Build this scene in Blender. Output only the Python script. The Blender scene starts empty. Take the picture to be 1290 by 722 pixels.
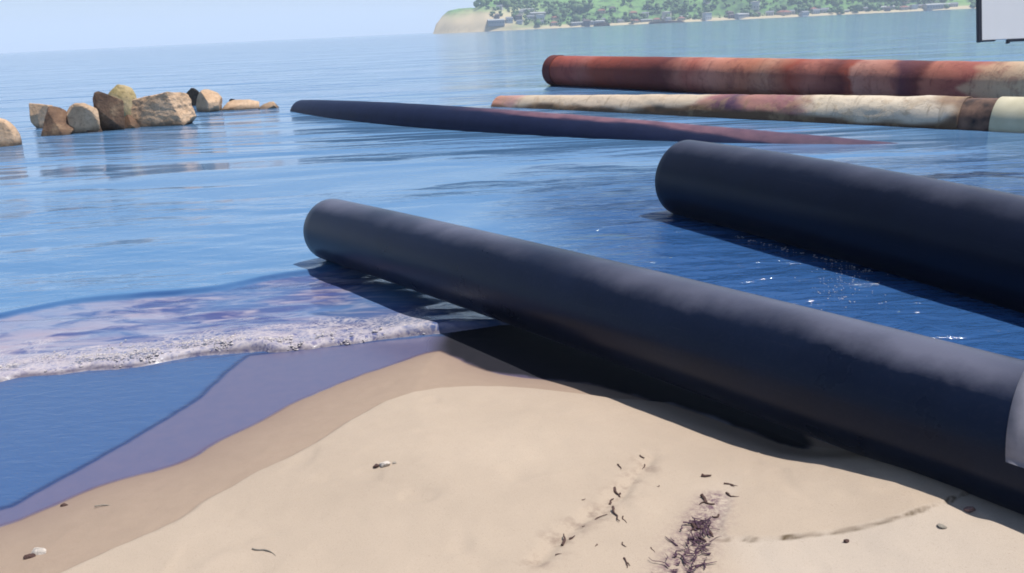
import bpy, bmesh, math, random
import numpy as np
from mathutils import Matrix, Vector, noise as mnoise

random.seed(7); rng = np.random.default_rng(7)
S = bpy.context.scene
COL = S.collection
R = math.radians

# ------------------------------------------------------------------ camera, sky, sun, exposure
CAM_H, PITCH, ROLL, FPX = 1.75, R(16.8), R(2.71), 1075.0
W, H = 1290.0, 722.0
CM = Matrix.Rotation(math.pi/2 - PITCH, 3, 'X') @ Matrix.Rotation(-ROLL, 3, 'Z')
cam = bpy.data.objects.new('camera', bpy.data.cameras.new('camera'))
COL.objects.link(cam)
cam.matrix_world = Matrix.Translation((0, 0, CAM_H)) @ CM.to_4x4()
cam.data.sensor_width = 36.0
cam.data.lens = 36.0 * FPX / W
cam.data.clip_start = 0.05
cam.data.clip_end = 60000
S.camera = cam

SUN_EL, SUN_AZ = R(69), R(93)          # azimuth clockwise from +Y
world = bpy.data.worlds.new('World'); S.world = world; world.use_nodes = True
wn = world.node_tree
sky = wn.nodes.new('ShaderNodeTexSky'); sky.sky_type = 'NISHITA'; sky.sun_disc = False
sky.sun_elevation = SUN_EL; sky.sun_rotation = SUN_AZ
sky.air_density = 1.0; sky.dust_density = 0.6; sky.ozone_density = 2.5
wn.links.new(sky.outputs[0], wn.nodes['Background'].inputs[0])
wn.nodes['Background'].inputs[1].default_value = 0.09
sd = bpy.data.lights.new('sun', 'SUN'); sd.energy = 4.9; sd.angle = R(0.53); sd.color = (1.0, 0.95, 0.88)
sun = bpy.data.objects.new('sun', sd); COL.objects.link(sun)
sdir = Vector((math.sin(SUN_AZ)*math.cos(SUN_EL), math.cos(SUN_AZ)*math.cos(SUN_EL), math.sin(SUN_EL)))
sun.rotation_euler = sdir.to_track_quat('Z', 'Y').to_euler()
S.render.engine = 'CYCLES'
S.view_settings.view_transform = 'Standard'
S.view_settings.look = 'None'
S.view_settings.exposure = 0.28
S.view_settings.gamma = 1.0
S.cycles.filter_width = 1.8
S.cycles.volume_bounces = 2

# ------------------------------------------------------------------ helpers
def ray(x, y):
    return CM @ Vector(((x - W/2)/FPX, -(y - H/2)/FPX, -1.0))
def at(x, y, z=0.0):
    d = ray(x, y); t = (z - CAM_H)/d.z
    return Vector((d.x*t, d.y*t, z))
def atY(x, y, Y):
    d = ray(x, y); t = Y/d.y
    return Vector((d.x*t, Y, CAM_H + d.z*t))

def tag(o, label=None, cat=None, group=None, kind=None):
    if label: o['label'] = label
    if cat: o['category'] = cat
    if group: o['group'] = group
    if kind: o['kind'] = kind
    return o

def link(name, me, m=None, parent=None, smooth=True):
    o = bpy.data.objects.new(name, me); COL.objects.link(o)
    if m: me.materials.append(m)
    if smooth:
        me.polygons.foreach_set('use_smooth', [True]*len(me.polygons))
    if parent: o.parent = parent
    return o

def mesh_np(name, V, F):
    me = bpy.data.meshes.new(name)
    V = np.asarray(V, float); F = np.asarray(F, int)
    me.vertices.add(len(V)); me.vertices.foreach_set('co', V.ravel())
    k = F.shape[1]
    me.loops.add(F.size); me.loops.foreach_set('vertex_index', F.ravel())
    me.polygons.add(len(F)); me.polygons.foreach_set('loop_start', np.arange(0, F.size, k))
    me.update(calc_edges=True); me.validate()
    return me

def fattr(me, name, arr):
    a = me.attributes.new(name, 'FLOAT', 'POINT'); a.data.foreach_set('value', np.asarray(arr, float).ravel())
def cattr(me, name, arr):
    a = me.attributes.new(name, 'FLOAT_COLOR', 'POINT')
    c = np.ones((len(arr), 4)); c[:, :3] = arr
    a.data.foreach_set('color', c.ravel())

def smoothstep(a, b, x):
    t = np.clip((x - a)/(b - a), 0, 1); return t*t*(3 - 2*t)

class VNoise:
    """2-D value noise on numpy arrays"""
    def __init__(s, seed): s.t = np.random.default_rng(seed).random((256, 256))
    def __call__(s, x, y):
        xi = np.floor(x).astype(int); yi = np.floor(y).astype(int)
        fx = x - xi; fy = y - yi
        fx = fx*fx*(3 - 2*fx); fy = fy*fy*(3 - 2*fy)
        g = lambda i, j: s.t[i % 256, j % 256]
        return ((g(xi, yi)*(1-fx) + g(xi+1, yi)*fx)*(1-fy) + (g(xi, yi+1)*(1-fx) + g(xi+1, yi+1)*fx)*fy)*2 - 1
    def fbm(s, x, y, o=4):
        r = 0; a = 1.0; n = 0
        for k in range(o):
            r = r + a*s(x*2**k + 17.3*k, y*2**k + 9.1*k); n += a; a *= 0.5
        return r/n
N1, N2, N3 = VNoise(1), VNoise(2), VNoise(3)

def chaikin(P, n=2):
    P = np.asarray(P, float)
    for _ in range(n):
        Q = [P[0]]
        for a, b in zip(P[:-1], P[1:]):
            Q += [0.75*a + 0.25*b, 0.25*a + 0.75*b]
        Q.append(P[-1]); P = np.array(Q)
    return P
def pdist(X, Y, P):
    """distance from points to a polyline"""
    d = np.full(X.shape, 1e18)
    for a, b in zip(P[:-1], P[1:]):
        ab = b - a; L = max(ab@ab, 1e-12)
        t = np.clip(((X - a[0])*ab[0] + (Y - a[1])*ab[1])/L, 0, 1)
        d = np.minimum(d, (X - a[0] - t*ab[0])**2 + (Y - a[1] - t*ab[1])**2)
    return np.sqrt(d)
def inside(X, Y, P):
    r = np.zeros(X.shape, bool)
    for a, b in zip(P, np.roll(P, -1, axis=0)):
        if a[1] == b[1]: continue
        c = (a[1] > Y) != (b[1] > Y)
        r ^= c & (X < (b[0] - a[0])*(Y - a[1])/(b[1] - a[1]) + a[0])
    return r
def sdist(X, Y, P, close):
    """signed distance: positive on the side away from the closing points (outside)"""
    d = pdist(X, Y, P)
    ins = inside(X, Y, np.vstack([P, np.asarray(close, float)]))
    return np.where(ins, -d, d)

# material building
class Mat:
    def __init__(s, name, **kw):
        s.m = bpy.data.materials.new(name); s.m.use_nodes = True
        s.nt = s.m.node_tree; s.b = s.nt.nodes['Principled BSDF']
        for k, v in kw.items(): s.set(k.replace('_', ' '), v)
    def set(s, k, v):
        if isinstance(v, bpy.types.NodeSocket): s.nt.links.new(v, s.b.inputs[k])
        else: s.b.inputs[k].default_value = (*v, 1) if isinstance(v, tuple) and len(v) == 3 else v
    def n(s, t, **kw):
        nd = s.nt.nodes.new('ShaderNode' + t)
        for k, v in kw.items(): setattr(nd, k, v)
        return nd
    def plug(s, nd, i, v):
        if isinstance(v, bpy.types.NodeSocket): s.nt.links.new(v, nd.inputs[i])
        else: nd.inputs[i].default_value = (*v, 1) if isinstance(v, tuple) and len(v) == 3 and nd.inputs[i].type == 'RGBA' else v
    def coord(s, kind='Object'): return s.n('TexCoord').outputs[kind]
    def mapping(s, vec, scale=(1, 1, 1), rot=(0, 0, 0), loc=(0, 0, 0)):
        nd = s.n('Mapping'); s.plug(nd, 0, vec); nd.inputs['Scale'].default_value = scale
        nd.inputs['Rotation'].default_value = rot; nd.inputs['Location'].default_value = loc
        return nd.outputs[0]
    def noise(s, vec, scale, detail=4, rough=0.55, dist=0.0):
        nd = s.n('TexNoise'); s.plug(nd, 'Vector', vec); nd.inputs['Scale'].default_value = scale
        nd.inputs['Detail'].default_value = detail; nd.inputs['Roughness'].default_value = rough
        nd.inputs['Distortion'].default_value = dist
        return nd.outputs['Fac']
    def ramp(s, fac, stops):
        nd = s.n('ValToRGB'); s.plug(nd, 0, fac); e = nd.color_ramp.elements
        while len(e) < len(stops): e.new(0.5)
        for k, (p, c) in enumerate(stops):
            e[k].position = p; e[k].color = (*c, 1) if isinstance(c, tuple) else (c, c, c, 1)
        return nd.outputs[0]
    def mix(s, fac, a, b, mode='MIX'):
        nd = s.n('Mix', data_type='RGBA', blend_type=mode)
        s.plug(nd, 0, fac); s.plug(nd, 6, a); s.plug(nd, 7, b); return nd.outputs[2]
    def math(s, op, a, b=0.0, clamp=False):
        nd = s.n('Math', operation=op, use_clamp=clamp); s.plug(nd, 0, a); s.plug(nd, 1, b); return nd.outputs[0]
    def attr(s, name, out='Fac'):
        nd = s.n('Attribute', attribute_name=name); return nd.outputs[out]
    def bump(s, h, strength=0.5, dist=0.01, prev=None):
        nd = s.n('Bump'); nd.inputs['Strength'].default_value = strength; nd.inputs['Distance'].default_value = dist
        s.plug(nd, 'Height', h)
        if prev: s.plug(nd, 'Normal', prev)
        return nd.outputs[0]

def axis_coords(lo, hi, step, out_lo, out_hi, g=1.12, cap=1e9):
    mid = list(np.arange(lo, hi, step))
    r = [mid[-1]]; st = step
    while r[-1] < out_hi: st = min(st*g, cap); r.append(r[-1] + st)
    l = [mid[0]]; st = step
    while l[-1] > out_lo: st = min(st*g, cap); l.append(l[-1] - st)
    return np.array(l[:0:-1] + mid + r[1:])
def grid_faces(nx, ny):
    i = np.arange(ny - 1)[:, None]*nx + np.arange(nx - 1)[None, :]
    i = i.ravel(); return np.stack([i, i + 1, i + nx + 1, i + nx], 1)

# ------------------------------------------------------------------ shore lines on the ground (metres)
def gpts(px, z=0.02): return [tuple(at(x, y, z)[:2]) for x, y in px]
FRONT = chaikin([(-400, -300), (-30, -10), (-12, 2.4), (-8, 3.7), (-4.5, 4.35)] +
    gpts([(0, 473), (80, 474), (170, 464), (290, 449), (400, 434), (480, 424), (545, 424)], 0.0) +
    [(0.15, 5.05), (0.9, 4.35), (1.7, 3.45), (2.6, 2.2), (3.6, 0.6), (5.5, -2.2), (14, -12), (300, -320)], 2)
BACK = [(300, -900), (-400, -900)]
WETB = chaikin([(-400, -302), (-30, -14), (-9, -1.0), (-4.2, 1.7)] +
    gpts([(0, 658), (60, 632), (130, 602), (200, 585), (240, 572), (270, 550), (330, 524), (385, 491), (480, 456), (548, 433), (562, 436), (600, 456), (650, 468), (745, 474), (830, 500), (920, 530), (1000, 560), (1030, 560)], 0.05) +  # the points right of the wet edge follow the near pipe's shadow edge
    [(1.25, 3.75), (1.6, 3.25), (2.4, 2.1), (3.4, 0.5), (5.3, -2.4), (13.8, -12.2), (299, -322)], 2)
FILM = chaikin([(-400, -301), (-30, -12), (-9, -0.2), (-4, 1.95)] +
    gpts([(0, 648), (60, 612), (120, 582), (180, 546), (225, 520), (262, 490), (292, 463), (312, 447), (314, 446), (316, 445.5)], 0.02), 1)
DAMP = chaikin([(-400, -304), (-30, -16), (-8, -3), (-3.2, 0.6), (-2.0, 1.9)] +
    gpts([(60, 755), (130, 716), (190, 692), (236, 668), (268, 640), (330, 606), (400, 570), (450, 534), (500, 510), (560, 495), (640, 487), (740, 500)], 0.06) +
    [(1.0, 3.7), (3, 0.4), (13, -13), (298, -324)], 2)
SLAB = chaikin(gpts([(960, 560), (935, 600), (918, 640), (902, 686), (950, 690), (1010, 688), (1060, 686), (1110, 682), (1150, 674), (1190, 660), (1230, 636), (1330, 600), (1250, 540), (1100, 500)], 0.13), 1)
LEDGE = chaikin(gpts([(905, 689), (950, 690), (1010, 688), (1060, 686), (1110, 682), (1150, 674), (1190, 660), (1228, 638)], 0.13), 1)
TRACK = chaikin(gpts([(822, 572), (800, 600), (772, 636), (738, 664), (706, 690), (676, 724)], 0.13), 1)
CREST = chaikin([(-14, 3.9), (-7, 4.9)] + gpts([(-60, 412), (0, 402), (50, 390), (100, 381), (160, 377), (230, 372), (290, 362), (345, 350), (395, 343), (450, 330)], 0.0), 2)

def sand_z(X, Y):
    e = sdist(X, Y, FRONT, BACK)                # + seaward
    dw = -sdist(X, Y, WETB, BACK)               # + inland of the wet edge and the pipe's painted shade
    dd = -sdist(X, Y, DAMP, BACK) + 0.015*N1.fbm(X*6, Y*6, 3)
    z = np.where(e > 0, -0.05*e - 0.004*e*e, 0.006 + 0.012*np.minimum(-e, 1.2))
    z = np.maximum(z, -2.5)
    z = z + np.where(dw > 0, 0.16*(1 - np.exp(-np.maximum(dw, 0)/0.8)), 0)
    z = z + np.where(dw > 6, 0.05*(np.maximum(dw, 6) - 6), 0)
    z = np.minimum(z, 4 + 0.3*N1.fbm(X*.05, Y*.05))
    z = z + 0.018*smoothstep(-0.015, 0.035, dd)
    ins = inside(X, Y, SLAB); ds = pdist(X, Y, np.vstack([SLAB, SLAB[:1]])); ds = np.where(ins, ds, -ds) + 0.006*N2(X*30, Y*30)
    z = z + 0.007*smoothstep(-0.006, 0.007, ds)*smoothstep(0.5, 0.02, np.where(ins, pdist(X, Y, LEDGE), 0))
    tr = pdist(X, Y, TRACK) + 0.02*N2(X*14, Y*14)
    z = z - 0.014*np.exp(-(tr/0.03)**2)
    land = smoothstep(0.0, 0.4, dw)
    z = z + 0.085*land*smoothstep(0.2, 1.5, X)*smoothstep(3.9, 2.7, Y)*smoothstep(1.0, 0.2, np.abs((X - 1.45)*0.85 + (Y - 2.75)*0.53))
    z = z + land*(0.014*N1.fbm(X*1.3, Y*1.3, 3) + 0.005*N3.fbm(X*8, Y*8, 3) - 0.006*smoothstep(0.35, 0.75, N2.fbm(X*5.5, Y*5.5, 2)))
    return z, e, dw, dd, ds, tr
def gz(x, y): return float(sand_z(np.array([x]), np.array([y]))[0][0])
def ground(px, py, lift=0.0):
    z = 0.15
    for _ in range(8):
        p = at(px, py, z); z = gz(p.x, p.y)
    return Vector((p.x, p.y, z + lift))

# ------------------------------------------------------------------ beach
xs = axis_coords(-2.7, 2.3, 0.0095, -420, 320, 1.10, 30)
ys = axis_coords(2.0, 5.2, 0.0095, -420, 40, 1.10, 30)
X, Y = np.meshgrid(xs, ys)
Z, E_, DW, DD, DS, TR = sand_z(X, Y)
me = mesh_np('beach', np.stack([X, Y, Z], -1).reshape(-1, 3), grid_faces(len(xs), len(ys)))
film_d = sdist(X, Y, np.vstack([FILM, gpts([(545, 424)], 0.0), [(0.9, 4.35)], [(300, -320)]]), BACK)
film_d2 = np.where(E_ < 0.4, film_d, 1) + 0.022*N1.fbm(X*5, Y*5, 4)
fattr(me, 'film', smoothstep(-0.008, 0.010, film_d2))
fattr(me, 'film_edge', np.exp(-((film_d2 - 0.014)/0.018)**2)*(film_d2 > -0.05)*smoothstep(-0.45, -1.0, X))
fattr(me, 'wet', smoothstep(0.008, -0.012, DW + 0.02*N2.fbm(X*7, Y*7, 3)))
fattr(me, 'wetedge', np.exp(-((DW + 0.01)/0.013)**2)*(0.5 + 0.5*N2.fbm(X*3, Y*3, 2)))
fattr(me, 'dampfade', np.exp(-np.maximum(DW, 0)/0.22))
fattr(me, 'damp', smoothstep(0.03, -0.01, DD))
ld = pdist(X, Y, LEDGE)
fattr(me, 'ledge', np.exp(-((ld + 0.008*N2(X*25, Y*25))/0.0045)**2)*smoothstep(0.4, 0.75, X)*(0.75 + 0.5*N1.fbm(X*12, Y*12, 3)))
fattr(me, 'pipe_shade', smoothstep(0.02, -0.03, DW + 0.03*N2.fbm(X*8, Y*8, 3))*smoothstep(-0.55, -0.38, X + 0.05*N1.fbm(X*6, Y*6, 2)))
trail = chaikin(gpts([(900, 630), (885, 665), (868, 700), (850, 740)], 0.13), 1)
fattr(me, 'stain', np.exp(-(pdist(X, Y, trail)/np.maximum(0.02 + 0.05*smoothstep(3.0, 2.4, Y), 0.01))**2)*smoothstep(3.1, 2.65, Y))
fattr(me, 'slab', smoothstep(-0.01, 0.02, DS))
fattr(me, 'front', smoothstep(2.9, 2.55, Y - 0.12*(X - 1.0))*smoothstep(0.55, 0.75, X))
fattr(me, 'silt', np.exp(-(TR/0.05)**2))
m = Mat('sand_material', Roughness=0.95)
co = m.coord()
n_big = m.noise(co, 1.6, 4); n_med = m.noise(co, 14, 5); n_fine = m.noise(co, 420, 3, 0.7); n_spk = m.noise(co, 150, 4, 0.75)
dry = m.mix(m.ramp(n_big, [(0.3, 0.0), (0.7, 1.0)]), (0.425, 0.345, 0.270), (0.485, 0.395, 0.310))
damp = m.mix(n_med, (0.330, 0.250, 0.190), (0.385, 0.295, 0.225))
wet = m.mix(n_med, (0.085, 0.095, 0.185), (0.125, 0.115, 0.195))
film = m.mix(n_med, (0.030, 0.085, 0.215), (0.038, 0.100, 0.245))
c = m.mix(m.attr('damp'), dry, damp)
c = m.mix(m.math('MULTIPLY', m.math('SUBTRACT', 1.0, m.attr('slab')), m.math('MULTIPLY', m.attr('front'), 0.5)), c, (0.52, 0.455, 0.39))
c = m.mix(m.math('MULTIPLY', m.attr('dampfade'), 0.55), c, (0.22, 0.155, 0.135))
c = m.mix(m.attr('wet'), c, wet)
c = m.mix(m.attr('wetedge'), c, (0.10, 0.055, 0.085))
c = m.mix(m.attr('film'), c, film)
c = m.mix(m.math('MULTIPLY', m.attr('film_edge'), 0.95), c, (0.010, 0.030, 0.11))
c = m.mix(m.math('MULTIPLY', m.ramp(n_fine, [(0.42, 0.0), (0.72, 1.0)]), 0.26), c, (0.16, 0.11, 0.08))
c = m.mix(m.math('MULTIPLY', m.ramp(n_spk, [(0.58, 0.0), (0.70, 1.0)]), 0.35), c, (0.20, 0.14, 0.10))
c = m.mix(m.math('MULTIPLY', m.attr('silt'), m.ramp(n_med, [(0.5, 0.0), (0.62, 0.5)])), c, (0.16, 0.11, 0.09))
pipe_shade = m.mix(n_med, (0.010, 0.011, 0.017), (0.020, 0.019, 0.026))  # near-black colour that paints in the shade beneath the near pipe
c = m.mix(m.attr('pipe_shade'), c, pipe_shade)
c = m.mix(m.math('MULTIPLY', m.attr('stain'), m.ramp(m.noise(co, 45, 6, 0.75), [(0.40, 0.0), (0.62, 1.0)])), c, (0.12, 0.065, 0.095))
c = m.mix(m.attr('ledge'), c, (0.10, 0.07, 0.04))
m.set('Base Color', c)
wetall = m.math('MAXIMUM', m.attr('wet'), m.attr('film'))
wetall = m.math('MULTIPLY', wetall, m.math('SUBTRACT', 1.0, m.math('MULTIPLY', m.attr('pipe_shade'), 0.9)))
m.set('Roughness', m.math('SUBTRACT', 0.95, m.math('MULTIPLY', wetall, 0.78)))
m.set('Specular IOR Level', m.math('ADD', 0.15, m.math('MULTIPLY', wetall, 0.35)))
bh = m.math('MULTIPLY', m.math('ADD', n_fine, m.math('MULTIPLY', n_med, 0.8)), m.math('SUBTRACT', 1.0, m.math('MULTIPLY', wetall, 0.93)))
rip = m.math('MULTIPLY', m.noise(m.mapping(co, (1, 2.6, 1), (0, 0, R(20))), 7, 4, 0.55, 0.6), m.attr('film'))
m.set('Normal', m.bump(rip, 0.25, 0.02, m.bump(bh, 0.55, 0.006)))
beach = tag(link('beach', me, m.m), 'pale dry sand beach with a damp band and wet edge', 'beach', kind='structure')

# ------------------------------------------------------------------ sea
def fwob(X, Y): return 0.26*N1.fbm(X*1.7, Y*0.7, 3)*smoothstep(-0.5, -0.95, X)*smoothstep(-9, -5, X) + 0.014*N2.fbm(X*14, Y*14, 2)
xs = axis_coords(-4.6, 4.4, 0.025, -13000, 13000, 1.05, 900)
ys = axis_coords(4.2, 7.4, 0.014, -500, 13000, 1.05, 900)
X, Y = np.meshgrid(xs, ys)
e = sdist(X, Y, FRONT, BACK) + fwob(X, Y)
k = sdist(X, Y, CREST, [(6, 3), (6, -50), (-14, -50)]) + 0.05*N2.fbm(X*1.5, Y*1.5, 3)
lft = smoothstep(0.2, -0.7, X)
dist = np.hypot(X, Y)
amp = smoothstep(24, 7, dist)
Z = amp*0.012*(N1.fbm(X*0.9, Y*1.6, 3)) + amp*smoothstep(0.3, 1.5, e)*0.006*N3.fbm(X*2.2 + 0.5*Y, Y*5, 3)
front = 0.07*(0.75 + 0.5*N3.fbm(X*2, Y*2, 2))*np.exp(-np.maximum(e, 0)/0.30)*smoothstep(-0.01, 0.06, e)
Z = Z*smoothstep(0, 0.5, e) + front*(0.35 + 0.65*lft)
klen = lft*smoothstep(-0.6, -1.4, X)
Z = Z + klen*0.030*np.where(k > 0, np.exp(-np.maximum(k, 0)/0.40), np.exp(-(k/0.045)**2))
Z = Z + amp*0.013*lft*smoothstep(0.03, -0.1, k)*smoothstep(0.05, 0.3, e)*smoothstep(-0.9, -1.7, X)*N2.fbm(X*3.5, Y*11, 4)
Z = np.where(e < 0, np.maximum(-0.35*(-e) - 0.002, -2.6 - 0*e), Z + 0.004)
Zs = np.where(e < -0.3, -0.4 - 2.2*smoothstep(0.3, 3, -e), 0)
Z = np.where(e < -0.3, np.minimum(Z, Zs), Z)
me = mesh_np('sea', np.stack([X, Y, Z], -1).reshape(-1, 3), grid_faces(len(xs), len(ys)))
turb = smoothstep(1.3, 0.2, e)*lft*(0.85 + 0.4*N1.fbm(X*1.7, Y*3.0, 3))
turb = np.clip(np.maximum(turb, klen*(0.75 + 0.5*N1.fbm(X*1.6, Y*3.5, 3))), 0, 1)*smoothstep(-0.035, -0.09, k) + 0.3*smoothstep(0.6, 0.0, e)*(1 - lft)
fattr(me, 'turbid', np.clip(turb, 0, 1))
ff = smoothstep(0.62, 0.03, e + 0.30*N2.fbm(X*4, Y*6, 4))*smoothstep(-0.36 , -0.62, X + 0.2*N3.fbm(X*6, Y*6, 3))
fattr(me, 'crest_shade', klen*np.exp(-((k + 0.03)/0.035)**2)*(0.6 + 0.5*N1.fbm(X*2, Y*2, 3)))
fattr(me, 'murk', 0.16*smoothstep(-1.7, -3.3, X) + 0.05*smoothstep(0.5, 0.2, e) - 0.05)
fattr(me, 'deepness', smoothstep(-0.6, 1.2, X + 0.4*N1.fbm(X*.6, Y*.6, 3))*smoothstep(12, 7, Y + 1.2*N2.fbm(X*.5, Y*.9, 3)))
fattr(me, 'rim', np.exp(-((e - 0.008)/0.016)**2)*lft*0.8)
fattr(me, 'foamy', np.clip(ff, 0, 1))
m = Mat('sea_water', Roughness=0.12, IOR=1.33)
m.set('Specular IOR Level', 0.75)
co = m.coord()
cd = m.n('CameraData').outputs['View Distance'] if False else None
w1 = m.noise(m.mapping(co, (0.55, 1.5, 1), (0, 0, R(8))), 1.1, 3, 0.5, 0.4)
w2 = m.noise(m.mapping(co, (1.0, 2.2, 1), (0, 0, R(-12))), 4.2, 4, 0.55, 0.6)
w3 = m.noise(m.mapping(co, (0.05, 0.22, 1)), 0.8, 4, 0.6, 0.5)
patch = m.math('MAXIMUM', m.ramp(m.noise(m.mapping(co, (0.16, 0.42, 1), (0, 0, R(10))), 1.0, 3, 0.5), [(0.46, 0.05), (0.70, 0.8)]), m.math('MULTIPLY', m.attr('deepness'), 1.7))
deep = m.mix(w3, (0.075, 0.175, 0.335), (0.105, 0.225, 0.400))
w4 = m.noise(m.mapping(co, (1.2, 3.4, 1), (0, 0, R(14))), 2.6, 5, 0.6, 0.8)
tc = m.mix(m.ramp(m.math('ADD', w4, m.attr('murk')), [(0.42, 0.0), (0.62, 1.0)]), (0.060, 0.070, 0.195), (0.32, 0.275, 0.335))
deep = m.mix(m.math('MULTIPLY', m.attr('deepness'), 0.85), deep, (0.014, 0.058, 0.185))
c = m.mix(m.attr('turbid'), deep, tc)
def lace(scale, wdt):
    nd = m.n('TexVoronoi', feature='DISTANCE_TO_EDGE'); wv = m.n('VectorMath', operation='ADD')
    nz = m.n('TexNoise'); m.plug(nz, 'Vector', co); nz.inputs['Scale'].default_value = scale*0.7; nz.inputs['Detail'].default_value = 4
    sc_ = m.n('VectorMath', operation='SCALE'); m.plug(sc_, 0, nz.outputs['Color']); sc_.inputs['Scale'].default_value = 0.9/scale
    m.plug(wv, 0, co); m.plug(wv, 1, sc_.outputs[0]); m.plug(nd, 'Vector', wv.outputs[0]); nd.inputs['Scale'].default_value = scale
    return m.ramp(nd.outputs['Distance'], [(0.0, 1.0), (wdt, 0.0)])
lc = m.math('MAXIMUM', lace(9, 0.16), m.math('MULTIPLY', lace(24, 0.22), 0.9))
blot = m.ramp(m.noise(co, 26, 6, 0.75), [(0.40, 0.0), (0.60, 1.0)])
blot2 = m.ramp(m.noise(co, 9, 6, 0.7), [(0.36, 0.25), (0.56, 1.0)])
solid = m.math('MULTIPLY', m.ramp(m.attr('foamy'), [(0.35, 0.0), (0.9, 1.0)]), m.math('MULTIPLY', m.math('MAXIMUM', m.math('MULTIPLY', blot, 0.85), lc), blot2))
c = m.mix(m.attr('crest_shade'), c, (0.012, 0.045, 0.17))  # darker reflection on the wave's front, painted into the water colour
ffac = m.math('MAXIMUM', solid, m.math('MULTIPLY', m.math('MULTIPLY', m.ramp(m.attr('foamy'), [(0.03, 0.0), (0.4, 1.0)]), lc), m.math('ADD', 0.35, m.math('MULTIPLY', blot, 0.65))))
c = m.mix(m.math('MULTIPLY', ffac, 0.9), c, (0.50, 0.445, 0.44))
c = m.mix(m.attr('rim'), c, (0.05, 0.04, 0.075))
m.set('Base Color', c)
m.set('Roughness', m.math('ADD', 0.10, m.math('MULTIPLY', ffac, 0.6)))
b = m.bump(m.math('MULTIPLY', w1, patch), 0.55, 0.22)
b = m.bump(m.math('MULTIPLY', w2, patch), 0.5, 0.055, b)
b = m.bump(w3, 0.55, 0.7, b)
m.set('Normal', b)
sea = tag(link('sea', me, m.m), 'blue rippled sea reaching the horizon', 'sea', kind='structure')

# ------------------------------------------------------------------ pipes
def bez(p, t):
    a, b, c = (np.array(p[i:i+3]) for i in (0, 3, 6))
    t = np.asarray(t)[:, None]
    q = (1-t)**2*a + 2*t*(1-t)*b + t*t*c
    over = t[:, 0] > 1
    tan = 2*(c - b)
    q[over] = c + (t[over] - 1)*tan*np.array([1, 1, 0.3])
    return q
def frames(A):
    T = np.gradient(A, axis=0); T /= np.linalg.norm(T, axis=1)[:, None]
    Sd = np.cross(T, [0, 0, 1.0]); Sd /= np.linalg.norm(Sd, axis=1)[:, None]
    U = np.cross(Sd, T); return T, Sd, U
def tube(name, p, rad, t0, t1, n, wall=0.03, seg=72, hollow=True, rnd=0.005, lump=0.0):
    """a pipe with wall thickness: outer skin, rounded rims and bore; attributes along (m) and up (-1..1)"""
    t = np.linspace(t0, t1, n); A = bez(p, t); T, Sd, U = frames(A)
    s = np.concatenate([[0], np.cumsum(np.linalg.norm(np.diff(A, axis=0), axis=1))])
    th = np.linspace(0, 2*np.pi, seg, endpoint=False)
    rings = []
    def ring(i, r, push=0.0, lp=0.0):
        rr = r + (lp*N1.fbm(np.full(seg, s[i]*2.2), 3*np.cos(th) + 7, 3) + lp*N2.fbm(np.full(seg, s[i]*2.2), 3*np.sin(th) + 3, 3) if lp else 0)
        rr = np.broadcast_to(rr, (seg,))
        pts = A[i] + push*T[i] + rr[:, None]*(np.cos(th)[:, None]*Sd[i] + np.sin(th)[:, None]*U[i])
        rings.append((pts, np.full(seg, s[i] + push), np.sin(th)))
    ri = rad - wall
    ib = 0
    deep_i = np.searchsorted(s, min(1.6, s[-1]*0.3)); deep_j = n - 1 - deep_i
    ring(deep_i, ri*0.02); ring(deep_i, ri); ring(0, ri, rnd); ring(0, ri + rnd*0.6, 0.0); ring(0, rad - rnd, 0.0)
    ring(0, rad - rnd*0.3, rnd*0.3); ring(0, rad, rnd, lump)
    for i in range(1, n - 1): ring(i, rad, 0, lump)
    ring(n-1, rad, -rnd, lump); ring(n-1, rad - rnd*0.3, -rnd*0.3); ring(n-1, rad - rnd, 0); ring(n-1, ri + rnd*.6, 0); ring(n-1, ri, -rnd); ring(deep_j, ri); ring(deep_j, ri*0.02)
    V = np.concatenate([r[0] for r in rings]); al = np.concatenate([r[1] for r in rings]); up = np.concatenate([r[2] for r in rings])
    m_ = len(rings); i = np.arange(m_ - 1)[:, None]*seg; j = np.arange(seg)[None, :]; j2 = (j + 1) % seg
    F = np.stack([i + j, i + j2, i + seg + j2, i + seg + j], -1).reshape(-1, 4)
    me = mesh_np(name, V, F[:, ::-1])
    fattr(me, 'along', al); fattr(me, 'up', up)
    return me, A, s, al, up
def px_of(A):
    q = (A - np.array([0, 0, CAM_H])) @ np.array(CM)
    return W/2 + FPX*q[:, 0]/-q[:, 2]
def along_at(A, s, px):
    x = px_of(A); ok = np.maximum.accumulate(x) == x
    return float(np.interp(px, x[ok], s[ok]))

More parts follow.
